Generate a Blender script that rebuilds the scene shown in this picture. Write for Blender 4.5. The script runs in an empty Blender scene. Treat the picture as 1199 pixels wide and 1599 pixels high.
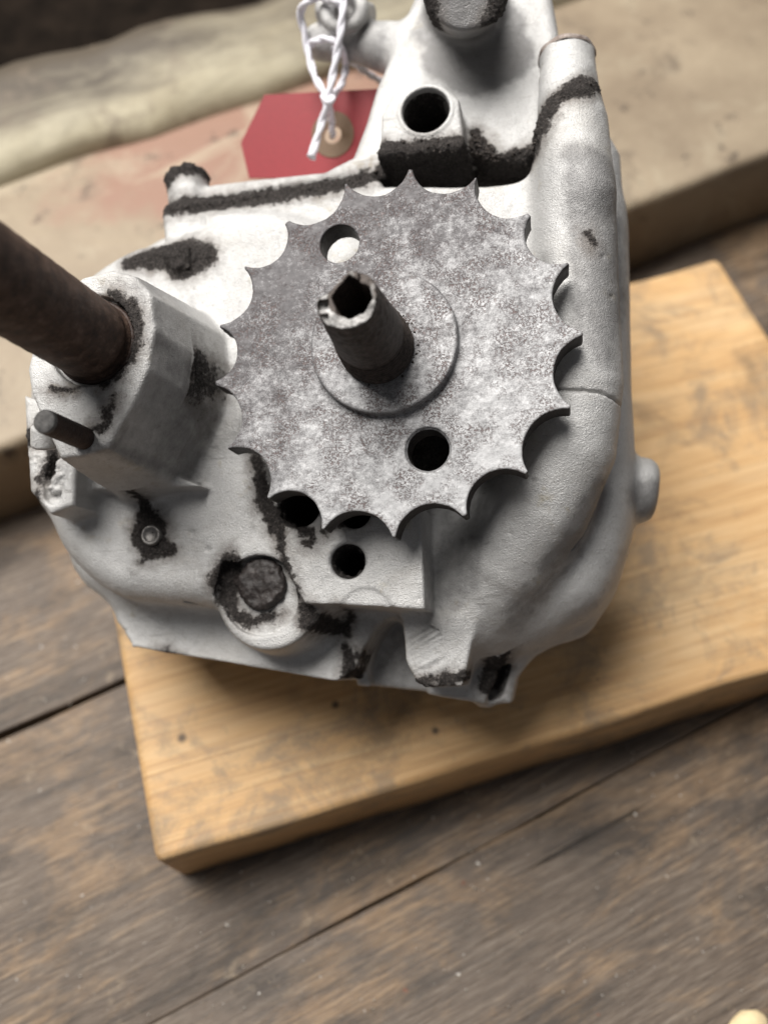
import bpy, math, random
import numpy as np
from mathutils import Matrix, Vector, noise

random.seed(7)
rng = np.random.default_rng(7)
sc = bpy.context.scene
COL = sc.collection

# ------------------------------------------------------------------ camera
F = 1400.0                       # focal length in photo pixels (photo is 1199 x 1599)
C0 = np.array([599.5, 799.5])
D = 190.0                        # mm from the lens to the sprocket face along the shaft axis
H = 262.0                        # mm from the lens down to the top of the pine board
TB = 34.0                        # mm thickness of the pine board


def nrm(v):
    v = np.asarray(v, float)
    return v / np.linalg.norm(v)


DOWN = nrm([9, 763, 1400.0])     # world down in camera coordinates (x right, y down, z forward)
AX = nrm([280, 208, 1400.0])     # engine axis, away from the camera
UP = -DOWN
YW = nrm(np.array([0, -1, 0.0]) - UP * (-UP[1]))
XW = np.cross(YW, UP)
ZE = -AX
XE = nrm(np.array([1, 0, 0.0]) - AX * AX[0])
YE = np.cross(ZE, XE)
CAMZ = (H + TB) * 0.001


def ray(px, py):
    return np.array([px - C0[0], py - C0[1], F])


_o = ray(599, 540)
OE = _o * D / (_o @ AX)          # sprocket centre in camera coordinates


def E(px, py, z):
    """engine plane coordinates (mm) of a point at height z above the sprocket face"""
    r = ray(px, py)
    X = r * (D - z) / (r @ AX) - OE
    return float(X @ XE), float(X @ YE)


def E3(px, py, z):
    x, y = E(px, py, z)
    return (x, y, z)


def mmpp(px, py, z):
    """millimetres per photo pixel there"""
    r = ray(px, py)
    return (D - z) / (r @ AX)


def W(px, py, z):
    """world x, y (mm) of a point at world height z (mm)"""
    r = ray(px, py)
    X = r * (H + TB - z) / (r @ DOWN)
    return float(X @ XW), float(X @ YW)


M = np.array([XW, YW, UP])       # camera vector -> world vector
cd = bpy.data.cameras.new('camera')
cam = bpy.data.objects.new('camera', cd)
COL.objects.link(cam)
R = np.column_stack([M @ np.array([1, 0, 0]), M @ np.array([0, -1, 0]), M @ np.array([0, 0, -1])])
mw = Matrix([[*R[0], 0], [*R[1], 0], [*R[2], CAMZ], [0, 0, 0, 1]])
cam.matrix_world = mw
cd.sensor_fit = 'VERTICAL'
cd.sensor_height = 24.0
cd.sensor_width = 18.0
cd.lens = F / 1599.0 * 24.0
cd.clip_start = 0.005
cd.clip_end = 50
cd.dof.use_dof = True
cd.dof.focus_distance = 0.199
cd.dof.aperture_fstop = cd.lens / 3.9
sc.camera = cam

# ------------------------------------------------------------------ light
wd = bpy.data.worlds.new('World')
sc.world = wd
wd.use_nodes = True
bg = wd.node_tree.nodes['Background']
bg.inputs[0].default_value = (0.94, 0.95, 1.0, 1)
bg.inputs[1].default_value = 0.10


def area(name, loc, target, sx, sy, power, col):
    ld = bpy.data.lights.new(name, 'AREA')
    ld.shape = 'RECTANGLE'
    ld.size = sx
    ld.size_y = sy
    ld.energy = power
    ld.color = col
    o = bpy.data.objects.new(name, ld)
    o.location = loc
    d = Vector(target) - Vector(loc)
    o.rotation_euler = d.to_track_quat('-Z', 'Y').to_euler()
    COL.objects.link(o)
    return o


area('window_light', (-0.38, 0.50, 1.18), (0.0, 0.1, 0.05), 0.92, 0.80, 35.0, (1.0, 0.97, 0.93))
area('fill_light', (0.5, -1.1, 1.4), (0.0, 0.1, 0.05), 1.4, 1.0, 0.4, (1.0, 0.95, 0.9))  # added weak fill from the viewer's side, no actual lamp there

sc.view_settings.view_transform = 'Standard'
sc.view_settings.look = 'None'
sc.view_settings.exposure = 0.0
sc.view_settings.gamma = 1.0
sc.cycles.max_bounces = 6
sc.cycles.use_denoising = True


# ------------------------------------------------------------------ materials
class NT:
    def __init__(s, name):
        s.m = bpy.data.materials.new(name)
        s.m.use_nodes = True
        s.t = s.m.node_tree
        s.n = s.t.nodes
        s.p = s.n['Principled BSDF']
        s.tc = s.n.new('ShaderNodeTexCoord')

    def link(s, a, b):
        s.t.links.new(a, b)

    def val(s, x, sock):
        if hasattr(x, 'is_output'):
            s.link(x, sock)
        else:
            sock.default_value = x

    def mapping(s, scale=(1, 1, 1), rot=(0, 0, 0), src='Object'):
        m = s.n.new('ShaderNodeMapping')
        m.inputs['Scale'].default_value = scale
        m.inputs['Rotation'].default_value = rot
        s.link(s.tc.outputs[src], m.inputs['Vector'])
        return m.outputs[0]

    def noise(s, scale, detail=3, rough=0.55, vec=None, dist=0.0):
        n = s.n.new('ShaderNodeTexNoise')
        n.inputs['Scale'].default_value = scale
        n.inputs['Detail'].default_value = detail
        n.inputs['Roughness'].default_value = rough
        n.inputs['Distortion'].default_value = dist
        s.link(vec if vec is not None else s.tc.outputs['Object'], n.inputs['Vector'])
        return n.outputs['Fac']

    def vor(s, scale, vec=None):
        n = s.n.new('ShaderNodeTexVoronoi')
        n.inputs['Scale'].default_value = scale
        s.link(vec if vec is not None else s.tc.outputs['Object'], n.inputs['Vector'])
        return n.outputs['Distance']

    def ramp(s, fac, stops):
        r = s.n.new('ShaderNodeValToRGB')
        e = r.color_ramp.elements
        while len(e) < len(stops):
            e.new(0.5)
        for k, (p, c) in enumerate(stops):
            e[k].position = p
            e[k].color = (*c, 1) if len(c) == 3 else c
        s.link(fac, r.inputs[0])
        return r.outputs[0]

    def rng(s, fac, a, b, lo=0.0, hi=1.0):
        r = s.n.new('ShaderNodeMapRange')
        r.clamp = True
        s.link(fac, r.inputs[0])
        r.inputs[1].default_value = a
        r.inputs[2].default_value = b
        r.inputs[3].default_value = lo
        r.inputs[4].default_value = hi
        return r.outputs[0]

    def math(s, op, a, b=0.0):
        m = s.n.new('ShaderNodeMath')
        m.operation = op
        s.val(a, m.inputs[0])
        s.val(b, m.inputs[1])
        return m.outputs[0]

    def mix(s, fac, a, b):
        m = s.n.new('ShaderNodeMix')
        m.data_type = 'RGBA'
        s.val(fac, m.inputs[0])
        for x, i in ((a, 6), (b, 7)):
            if hasattr(x, 'is_output'):
                s.link(x, m.inputs[i])
            else:
                m.inputs[i].default_value = (*x, 1)
        return m.outputs[2]

    def fmix(s, fac, a, b):
        m = s.n.new('ShaderNodeMix')
        s.val(fac, m.inputs[0])
        s.val(a, m.inputs[2])
        s.val(b, m.inputs[3])
        return m.outputs[0]

    def bump(s, h, strength, dist=0.0003, prev=None):
        b = s.n.new('ShaderNodeBump')
        b.inputs['Strength'].default_value = 1.0
        s.val(strength, b.inputs['Strength'])
        b.inputs['Distance'].default_value = dist
        s.link(h, b.inputs['Height'])
        if prev is not None:
            s.link(prev, b.inputs['Normal'])
        return b.outputs[0]

    def attr(s, name):
        a = s.n.new('ShaderNodeAttribute')
        a.attribute_name = name
        return a.outputs['Fac']

    def out(s, col, rough, normal=None, metal=0.0, spec=0.5):
        s.val(col if hasattr(col, 'is_output') else (*col, 1), s.p.inputs['Base Color'])
        s.val(rough, s.p.inputs['Roughness'])
        s.val(metal, s.p.inputs['Metallic'])
        s.p.inputs['Specular IOR Level'].default_value = spec
        if normal is not None:
            s.link(normal, s.p.inputs['Normal'])
        return s.m


def mat_cast():
    t = NT('cast_aluminium')
    big = t.noise(90, 3)
    mid = t.noise(420, 4, 0.65)
    fine = t.noise(2600, 2, 0.6)
    vfine = t.noise(5200, 1, 0.5)
    base = t.mix(t.rng(big, 0.3, 0.7), (0.44, 0.435, 0.425), (0.56, 0.555, 0.54))
    base = t.mix(t.rng(mid, 0.58, 0.76, 0, 0.55), base, (0.34, 0.335, 0.325))
    base = t.mix(t.rng(t.noise(48, 6, 0.7, None, 0.6), 0.50, 0.68, 0, 0.45), base, (0.36, 0.335, 0.295))
    base = t.mix(t.rng(fine, 0.25, 0.75, 0.0, 0.35), base, (0.72, 0.72, 0.73))
    speck = t.rng(t.noise(900, 2, 0.7), 0.70, 0.76, 0, 0.6)
    base = t.mix(speck, base, (0.24, 0.22, 0.20))
    pit = t.rng(t.noise(2100, 3, 0.7), 0.62, 0.68, 0, 0.42)
    base = t.mix(pit, base, (0.26, 0.25, 0.245))
    ochre = t.math('MULTIPLY', t.rng(t.noise(130, 3, 0.6), 0.63, 0.74), t.rng(t.noise(700, 3), 0.4, 0.6, 0, 0.5))
    base = t.mix(ochre, base, (0.42, 0.36, 0.24))
    sv = t.mapping((60, 1500, 900), (0.3, 0.2, 0.7))
    scr = t.math('MULTIPLY', t.rng(t.noise(1.0, 2, 0.5, sv), 0.64, 0.70), t.rng(big, 0.45, 0.6, 0, 0.55))
    base = t.mix(scr, base, (0.30, 0.29, 0.28))
    # thin oxide film and painted shade, where the attribute says so
    st = t.attr('stain_shade')
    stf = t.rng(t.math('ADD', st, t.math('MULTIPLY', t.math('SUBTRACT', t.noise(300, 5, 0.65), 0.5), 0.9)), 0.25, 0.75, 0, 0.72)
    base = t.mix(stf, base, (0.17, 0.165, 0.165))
    # crusted oil and dirt, and the darkened floor behind a sprocket hole
    g = t.attr('grime')
    rag = t.math('MULTIPLY', t.math('SUBTRACT', t.noise(430, 7, 0.76), 0.5), 7.0)
    film = t.rng(t.math('ADD', g, t.math('MULTIPLY', t.math('SUBTRACT', t.noise(260, 6, 0.72), 0.5), 9.0)), -3.2, 1.0, 0, 0.8)
    base = t.mix(film, base, (0.15, 0.13, 0.115))
    gf = t.rng(t.math('ADD', g, rag), -0.35, 0.45)
    bits = t.math('MULTIPLY', t.rng(t.noise(1150, 4, 0.75), 0.60, 0.66), t.rng(g, -2.2, -0.4))
    gf = t.math('MAXIMUM', gf, t.math('MULTIPLY', bits, 0.85))
    gcol = t.ramp(t.noise(1500, 4, 0.7), [(0.30, (0.016, 0.013, 0.012)), (0.52, (0.048, 0.040, 0.036)), (0.72, (0.14, 0.122, 0.112))])
    col = t.mix(gf, base, gcol)
    rough = t.fmix(gf, t.rng(mid, 0.3, 0.7, 0.48, 0.64), 0.9)
    metal = t.fmix(gf, 0.42, 0.0)
    h = t.math('ADD', fine, t.math('MULTIPLY', vfine, 0.5))
    n1 = t.bump(mid, 0.3, 0.0004)
    n1 = t.bump(t.math('SUBTRACT', 1.0, pit), 0.5, 0.0003, n1)
    n1 = t.bump(t.noise(1500, 3, 0.7), 0.4, 0.0004, n1)
    n1 = t.bump(h, 0.7, 0.00026, n1)
    n1 = t.bump(t.noise(1300, 4, 0.75), t.fmix(gf, 0.0, 1.0), 0.0011, n1)
    return t.out(col, rough, n1, metal)


def mat_sprocket():
    t = NT('weathered_sprocket_steel')
    a = t.noise(150, 4, 0.6)
    b = t.noise(700, 5, 0.68)
    c = t.noise(3000, 3, 0.65)
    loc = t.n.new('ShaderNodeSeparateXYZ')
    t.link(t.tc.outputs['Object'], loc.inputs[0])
    side = t.math('ADD', t.math('MULTIPLY', loc.outputs[0], -5.5), t.math('MULTIPLY', loc.outputs[1], 7.5))  # sheen falloff painted in: darker to the upper left, paler to the lower right
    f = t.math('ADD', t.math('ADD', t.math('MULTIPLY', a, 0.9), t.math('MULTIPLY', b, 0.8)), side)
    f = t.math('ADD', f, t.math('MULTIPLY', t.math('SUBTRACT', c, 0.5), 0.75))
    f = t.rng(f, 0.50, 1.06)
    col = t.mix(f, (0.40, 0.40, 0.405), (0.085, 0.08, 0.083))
    sp = t.math('MULTIPLY', t.rng(t.noise(180, 3, 0.6), 0.44, 0.62), t.rng(t.noise(1500, 4, 0.75), 0.50, 0.57))
    col = t.mix(t.math('MULTIPLY', sp, 0.85), col, (0.115, 0.082, 0.078))
    # old oil on the tooth flanks
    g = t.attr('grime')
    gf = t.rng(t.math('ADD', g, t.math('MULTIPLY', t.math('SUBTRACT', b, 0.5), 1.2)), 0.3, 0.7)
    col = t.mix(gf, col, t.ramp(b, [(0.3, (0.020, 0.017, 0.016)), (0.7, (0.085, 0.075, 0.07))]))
    n1 = t.bump(t.noise(520, 4, 0.65), 0.14, 0.0005)
    n1 = t.bump(t.noise(2600, 3, 0.7), 0.35, 0.00012, n1)
    n1 = t.bump(t.math('SUBTRACT', 1.0, sp), 0.5, 0.0002, n1)
    return t.out(col, t.rng(b, 0.3, 0.7, 0.48, 0.66), n1, 0.3)


def mat_rust(name='rusty_steel', a=(0.020, 0.013, 0.010), b=(0.092, 0.056, 0.040), c=(0.26, 0.185, 0.145), metal=0.25, rough=(0.45, 0.8)):
    t = NT(name)
    f = t.noise(300, 5, 0.7)
    g = t.noise(1900, 3, 0.7)
    col = t.ramp(t.math('ADD', t.math('MULTIPLY', f, 0.6), t.math('MULTIPLY', g, 0.4)), [(0.35, a), (0.52, b), (0.72, c)])
    n1 = t.bump(g, 0.6, 0.0003)
    n1 = t.bump(f, 0.5, 0.0005, n1)
    return t.out(col, t.rng(g, 0.3, 0.7, *rough), n1, metal)


def mat_shaft():
    t = NT('dark_shaft_steel')
    g = t.attr('grime')
    f = t.noise(700, 4, 0.7)
    dark = t.ramp(f, [(0.3, (0.022, 0.017, 0.014)), (0.7, (0.095, 0.075, 0.065))])
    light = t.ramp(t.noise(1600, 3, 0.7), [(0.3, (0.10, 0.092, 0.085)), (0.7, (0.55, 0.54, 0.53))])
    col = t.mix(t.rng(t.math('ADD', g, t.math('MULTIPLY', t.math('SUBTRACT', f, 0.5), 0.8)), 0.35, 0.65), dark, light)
    n1 = t.bump(t.noise(1800, 3, 0.7), 0.5, 0.0003)
    return t.out(col, 0.62, n1, 0.3)


def wood_nodes(t, ang, gs, cols, dirt=None, dirt_scale=28, dirt_range=(0.5, 0.7), pale=None, bump=0.5):
    v = t.mapping((gs * 0.05, gs, gs), (0, 0, ang))
    g = t.noise(1.0, 6, 0.65, v, 0.3)
    v2 = t.mapping((gs * 0.02, gs * 0.28, gs), (0, 0, ang))
    g2 = t.noise(1.0, 4, 0.6, v2, 0.8)
    f = t.math('ADD', t.math('MULTIPLY', g, 0.55), t.math('MULTIPLY', g2, 0.45))
    col = t.ramp(f, cols)
    if dirt is not None:
        dn = t.noise(dirt_scale, 6, 0.68, None, 0.4)
        col = t.mix(t.rng(dn, dirt_range[0], dirt_range[1], 0, dirt[1]), col, dirt[0])
    if pale is not None:
        pc, sc_, a, b, k = pale
        vv = t.mapping((sc_ * 0.28, sc_, sc_), (0, 0, ang))
        pn = t.noise(1.0, 6, 0.72, vv, 0.3)
        col = t.mix(t.rng(pn, a, b, 0, k), col, pc)
    nb = t.bump(g, bump, 0.0006)
    return col, g, nb


def mat_bench():
    t = NT('weathered_bench_wood')
    gv = t.mapping((30, 620, 300))
    g = t.noise(1.0, 6, 0.7, gv, 0.15)
    fv = t.mapping((140, 2200, 900))
    fg = t.noise(1.0, 3, 0.6, fv, 0.1)
    grain = t.math('ADD', t.math('MULTIPLY', g, 0.6), t.math('MULTIPLY', fg, 0.4))
    grey = t.ramp(grain, [(0.34, (0.048, 0.033, 0.023)), (0.5, (0.125, 0.094, 0.070)), (0.66, (0.24, 0.20, 0.16))])
    warm = t.ramp(grain, [(0.34, (0.095, 0.056, 0.031)), (0.5, (0.215, 0.143, 0.084)), (0.66, (0.37, 0.270, 0.175))])
    pv = t.mapping((14, 30, 30))
    p = t.math('ADD', t.noise(1.0, 7, 0.72, pv, 0.6), t.math('MULTIPLY', t.math('SUBTRACT', grain, 0.5), 0.35))
    col = t.mix(t.rng(p, 0.49, 0.60), grey, warm)
    dv = t.mapping((12, 34, 34), (0, 0, 0.1))
    d = t.math('ADD', t.noise(1.3, 6, 0.7, dv, 0.4), t.math('MULTIPLY', t.math('SUBTRACT', fg, 0.5), 0.3))
    col = t.mix(t.rng(d, 0.50, 0.64, 0, 0.8), col, (0.036, 0.028, 0.022))
    pale = t.rng(t.noise(58, 7, 0.78, None, 0.1), 0.60, 0.70, 0, 0.55)
    col = t.mix(pale, col, (0.42, 0.33, 0.225))
    lv = t.mapping((5, 170, 100))
    crack = t.rng(t.noise(1.0, 2, 0.5, lv, 0.2), 0.715, 0.735, 0, 0.8)
    col = t.mix(crack, col, (0.018, 0.013, 0.010))
    fl = t.rng(t.noise(520, 2, 0.6), 0.735, 0.77)
    col = t.mix(fl, col, (0.58, 0.55, 0.50))
    rd = t.rng(t.noise(170, 2, 0.6), 0.745, 0.78, 0, 0.7)
    col = t.mix(rd, col, (0.20, 0.065, 0.03))
    nb = t.bump(grain, 0.8, 0.0007)
    nb = t.bump(t.math('SUBTRACT', 1.0, crack), 0.8, 0.001, nb)
    return t.out(col, t.rng(g, 0.3, 0.7, 0.46, 0.66), nb, 0.0, 0.45)


def mat_pine():
    t = NT('worn_pine')
    col, g, nb = wood_nodes(t, 0, 620, [(0.28, (0.42, 0.232, 0.098)), (0.5, (0.61, 0.38, 0.175)), (0.72, (0.75, 0.525, 0.285))],
                            ((0.20, 0.135, 0.075), 0.75), 30, (0.52, 0.72), ((0.68, 0.53, 0.33), 26, 0.5, 0.72, 0.5), 0.35)
    gr = t.rng(t.noise(40, 7, 0.74, None, 0.4), 0.50, 0.64, 0, 0.7)
    col = t.mix(gr, col, (0.25, 0.19, 0.13))
    lv = t.mapping((14, 700, 300))
    ln = t.rng(t.noise(1.0, 2, 0.5, lv, 0.15), 0.56, 0.68, 0, 0.28)
    col = t.mix(ln, col, (0.30, 0.155, 0.06))
    for (nx_, ny_, nr_) in ((-0.1115, -0.0465, 0.0012), (-0.066, -0.050, 0.0011), (-0.040, -0.066, 0.0010), (0.02, 0.05, 0.0012)):
        vm = t.n.new('ShaderNodeVectorMath')
        vm.operation = 'DISTANCE'
        cx = t.n.new('ShaderNodeCombineXYZ')
        cx.inputs[0].default_value, cx.inputs[1].default_value, cx.inputs[2].default_value = nx_, ny_, 0.034
        t.link(t.tc.outputs['Object'], vm.inputs[0])
        t.link(cx.outputs[0], vm.inputs[1])
        col = t.mix(t.rng(vm.outputs['Value'], nr_ * 0.5, nr_ * 1.5, 0.9, 0), col, (0.055, 0.038, 0.025))
    kn = t.rng(t.noise(210, 2, 0.5), 0.75, 0.80, 0, 0.9)
    col = t.mix(kn, col, (0.10, 0.065, 0.035))
    return t.out(col, t.rng(g, 0.3, 0.7, 0.5, 0.68), nb)


def mat_paint(name, base, var, chip, chips=(0.56, 0.66)):
    t = NT(name)
    col = t.mix(t.rng(t.noise(22, 5, 0.6), 0.35, 0.65), base, var)
    v = t.mapping((9, 40, 40))
    col = t.mix(t.rng(t.noise(1.0, 6, 0.7, v, 0.5), chips[0], chips[1], 0, 0.85), col, chip)
    col = t.mix(t.rng(t.noise(95, 4, 0.65), 0.63, 0.70, 0, 0.8), col, (0.06, 0.045, 0.035))
    nb = t.bump(t.noise(160, 5, 0.7), 0.5, 0.001)
    return t.out(col, 0.6, nb)


def mat_sill():
    t = NT('worn_pink_paint')
    col = t.mix(t.rng(t.noise(22, 5, 0.6), 0.35, 0.65), (0.23, 0.178, 0.122), (0.33, 0.265, 0.185))
    m = t.n.new('ShaderNodeMapping')
    m.inputs['Location'].default_value = (-1.15, -0.74, 0)
    m.inputs['Scale'].default_value = (12.0, 21.0, 1)
    t.link(t.tc.outputs['Object'], m.inputs['Vector'])
    ln = t.n.new('ShaderNodeVectorMath')
    ln.operation = 'LENGTH'
    t.link(m.outputs[0], ln.inputs[0])
    w = t.math('ADD', ln.outputs['Value'], t.math('MULTIPLY', t.math('SUBTRACT', t.noise(30, 5, 0.7), 0.5), 1.4))
    col = t.mix(t.rng(w, 0.75, 1.15, 1, 0), col, (0.27, 0.158, 0.112))
    v = t.mapping((9, 40, 40))
    col = t.mix(t.rng(t.noise(1.0, 6, 0.7, v, 0.5), 0.60, 0.68, 0, 0.7), col, (0.42, 0.36, 0.26))
    col = t.mix(t.rng(t.noise(17, 6, 0.72, None, 0.6), 0.53, 0.66, 0, 0.6), col, (0.40, 0.345, 0.25))
    col = t.mix(t.rng(t.noise(31, 6, 0.75, None, 0.5), 0.57, 0.70, 0, 0.7), col, (0.10, 0.075, 0.055))
    col = t.mix(t.rng(t.noise(70, 5, 0.7), 0.60, 0.68, 0, 0.85), col, (0.05, 0.037, 0.028))
    return t.out(col, 0.6, t.bump(t.noise(160, 5, 0.7), 0.5, 0.001))


def mat_cream():
    t = NT('peeling_cream_paint')
    sep = t.n.new('ShaderNodeSeparateXYZ')
    t.link(t.tc.outputs['Object'], sep.inputs[0])
    v = t.mapping((12, 45, 45))
    n = t.noise(1.0, 6, 0.7, v, 0.5)
    col = t.mix(t.rng(t.noise(26, 5, 0.65), 0.35, 0.65), (0.47, 0.425, 0.31), (0.34, 0.295, 0.20))
    back_dark = t.math('ADD', t.math('MULTIPLY', sep.outputs[1], 16.0), t.math('MULTIPLY', n, 1.5))  # colour gets darker toward the back edge, broken up by noise
    col = t.mix(t.rng(back_dark, 0.80, 1.35, 0, 0.95), col, (0.055, 0.040, 0.026))
    col = t.mix(t.rng(t.noise(45, 6, 0.75, None, 0.4), 0.54, 0.68, 0, 0.75), col, (0.15, 0.115, 0.08))
    return t.out(col, 0.65, t.bump(n, 0.5, 0.0015))


def mat_plain(name, c, rough=0.6, metal=0.0, var=0.25, scale=800, bump=0.3):
    t = NT(name)
    f = t.noise(scale, 4, 0.65)
    col = t.mix(t.rng(f, 0.3, 0.7), tuple(x * (1 - var) for x in c), tuple(min(1, x * (1 + var)) for x in c))
    return t.out(col, rough, t.bump(f, bump, 0.0003), metal)


def mat_crust():
    t = NT('oily_crust')
    f = t.noise(1500, 4, 0.7)
    col = t.ramp(f, [(0.3, (0.014, 0.011, 0.010)), (0.52, (0.045, 0.036, 0.031)), (0.72, (0.14, 0.115, 0.10))])
    return t.out(col, 0.8, t.bump(f, 0.8, 0.0006))


MC = mat_cast()
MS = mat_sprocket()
MR = mat_rust()
MSTUD = mat_rust('brown_stud_steel', (0.016, 0.010, 0.008), (0.045, 0.026, 0.020), (0.10, 0.065, 0.05))
MSH = mat_shaft()
MB = mat_bench()
MP = mat_pine()
MCR = mat_crust()
MSILL = mat_sill()
MCREAM = mat_cream()
MDARK = mat_plain('dark_old_timber', (0.010, 0.007, 0.005), 1.0, 0, 0.6, 60)
MDARK.node_tree.nodes['Principled BSDF'].inputs['Specular IOR Level'].default_value = 0.1
MRED = mat_plain('red_card', (0.24, 0.012, 0.018), 0.55, 0, 0.08, 900, 0.1)
MRING = mat_plain('brown_card_ring', (0.14, 0.085, 0.045), 0.6, 0, 0.12, 900, 0.1)
MSTR = mat_plain('white_cotton', (0.70, 0.69, 0.74), 0.85, 0, 0.10, 1500, 0.5)
MSTEEL = mat_plain('dull_screw_steel', (0.22, 0.21, 0.20), 0.42, 0.8, 0.3, 1500, 0.4)
MCHIP = mat_plain('fresh_wood_chip', (0.74, 0.60, 0.36), 0.7, 0, 0.15, 300, 0.4)


# ------------------------------------------------------------------ mesh helpers
def link(name, me, mat, parent=None, smooth=True):
    o = bpy.data.objects.new(name, me)
    COL.objects.link(o)
    if mat:
        me.materials.append(mat)
    if smooth:
        me.polygons.foreach_set('use_smooth', np.ones(len(me.polygons), bool))
    if parent is not None:
        o.parent = parent
    return o


def mesh_np(name, v, q):
    me = bpy.data.meshes.new(name)
    v = np.ascontiguousarray(v, np.float32)
    q = np.ascontiguousarray(q, np.int32)
    k = q.shape[1]
    me.vertices.add(len(v))
    me.vertices.foreach_set('co', v.ravel())
    me.loops.add(q.size)
    me.loops.foreach_set('vertex_index', q.ravel())
    me.polygons.add(len(q))
    me.polygons.foreach_set('loop_start', np.arange(0, q.size, k, dtype=np.int32))
    me.update(calc_edges=True)
    me.validate()
    return me


def pydata(name, v, f):
    me = bpy.data.meshes.new(name)
    me.from_pydata([tuple(map(float, p)) for p in v], [], f)
    me.update()
    return me


class Grid:
    """signed distance field on a regular grid, turned into one closed surface by surface nets"""

    def __init__(s, lo, hi, h):
        s.h = h
        s.lo = np.array(lo, float)
        s.n = np.ceil((np.array(hi, float) - s.lo) / h).astype(int) + 1
        s.ax = [(s.lo[i] + h * np.arange(s.n[i])).astype(np.float32) for i in range(3)]
        s.d = np.full(tuple(s.n), 30.0, np.float32)

    def sl(s, lo, hi, pad):
        r = []
        for i in range(3):
            a = int(max(0, math.floor((lo[i] - pad - s.lo[i]) / s.h)))
            b = int(min(s.n[i], math.ceil((hi[i] + pad - s.lo[i]) / s.h) + 1))
            r.append(slice(a, max(a + 1, b)))
        return tuple(r)

    def xyz(s, S):
        return (s.ax[0][S[0]][:, None, None], s.ax[1][S[1]][None, :, None], s.ax[2][S[2]][None, None, :])

    def add(s, fn, lo, hi, k=0.0):
        S = s.sl(lo, hi, k + 3)
        a = s.d[S]
        b = fn(*s.xyz(S))
        m = np.minimum(a, b)
        if k > 0:
            w = np.maximum(k - np.abs(a - b), 0) / k
            m = m - w * w * (k * 0.25)
        s.d[S] = m

    def cut(s, fn, lo, hi, k=0.0):
        S = s.sl(lo, hi, k + 3)
        a = s.d[S]
        b = -fn(*s.xyz(S))
        m = np.maximum(a, b)
        if k > 0:
            w = np.maximum(k - np.abs(a - b), 0) / k
            m = m + w * w * (k * 0.25)
        s.d[S] = m

    def engrave(s, fn, lo, hi, depth):
        S = s.sl(lo, hi, 2)
        a = s.d[S]
        b = np.maximum(fn(*s.xyz(S)), -(a + depth))
        s.d[S] = np.maximum(a, -b)

    def surface(s):
        d = s.d
        ins = d < 0
        n0, n1, n2 = d.shape
        cnt = np.zeros((n0 - 1, n1 - 1, n2 - 1), np.int8)
        for i in (0, 1):
            for j in (0, 1):
                for k in (0, 1):
                    cnt += ins[i:n0 - 1 + i, j:n1 - 1 + j, k:n2 - 1 + k]
        act = (cnt > 0) & (cnt < 8)
        idx = np.full(act.shape, -1, np.int32)
        c = np.argwhere(act)
        idx[act] = np.arange(len(c), dtype=np.int32)
        acc = np.zeros((len(c), 3), np.float32)
        num = np.zeros(len(c), np.float32)
        corner = {}
        for i in (0, 1):
            for j in (0, 1):
                for k in (0, 1):
                    corner[(i, j, k)] = d[c[:, 0] + i, c[:, 1] + j, c[:, 2] + k]
        for ax in range(3):
            o1, o2 = [q for q in range(3) if q != ax]
            for u in (0, 1):
                for w in (0, 1):
                    p = [0, 0, 0]
                    p[o1] = u
                    p[o2] = w
                    q = list(p)
                    q[ax] = 1
                    a = corner[tuple(p)]
                    b = corner[tuple(q)]
                    x = (a < 0) != (b < 0)
                    t = np.where(x, a / np.where(x, a - b, 1), 0)
                    acc[:, ax] += np.where(x, t, 0)
                    acc[:, o1] += np.where(x, u, 0)
                    acc[:, o2] += np.where(x, w, 0)
                    num += x
        v = (c + acc / num[:, None]) * s.h + s.lo
        quads = []
        for ax in range(3):
            o1, o2 = (ax + 1) % 3, (ax + 2) % 3
            sa = [slice(1, -1)] * 3
            sb = [slice(1, -1)] * 3
            sa[ax] = slice(0, -1)
            sb[ax] = slice(1, None)
            A = ins[tuple(sa)]
            B = ins[tuple(sb)]
            e = np.argwhere(A != B)
            base = e.copy()
            base[:, o1] += 1
            base[:, o2] += 1
            flip = A[tuple(e.T)]
            cells = []
            for (u, w) in ((-1, -1), (0, -1), (0, 0), (-1, 0)):
                p = base.copy()
                p[:, o1] += u
                p[:, o2] += w
                cells.append(idx[tuple(p.T)])
            q = np.stack(cells, 1)
            q[~flip] = q[~flip][:, ::-1]
            quads.append(q)
        q = np.concatenate(quads)
        q = q[(q >= 0).all(1)]
        return v.astype(np.float32), q


def poly_sd(pts, x, y):
    """signed distance to a closed polygon, x (nx,1), y (1,ny)"""
    P = np.asarray(pts, np.float32)
    n = len(P)
    dd = np.full(np.broadcast(x, y).shape, 1e9, np.float32)
    sgn = np.ones_like(dd)
    j = n - 1
    for i in range(n):
        ex, ey = P[j] - P[i]
        wx = x - P[i, 0]
        wy = y - P[i, 1]
        t = np.clip((wx * ex + wy * ey) / (ex * ex + ey * ey + 1e-12), 0, 1)
        dd = np.minimum(dd, (wx - ex * t) ** 2 + (wy - ey * t) ** 2)
        c1 = y >= P[i, 1]
        c2 = y < P[j, 1]
        c3 = ex * wy > ey * wx
        c1, c2, c3 = np.broadcast_arrays(c1, c2, c3)
        sgn = np.where((c1 & c2 & c3) | (~c1 & ~c2 & ~c3), -sgn, sgn)
        j = i
    return sgn * np.sqrt(dd)


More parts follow.
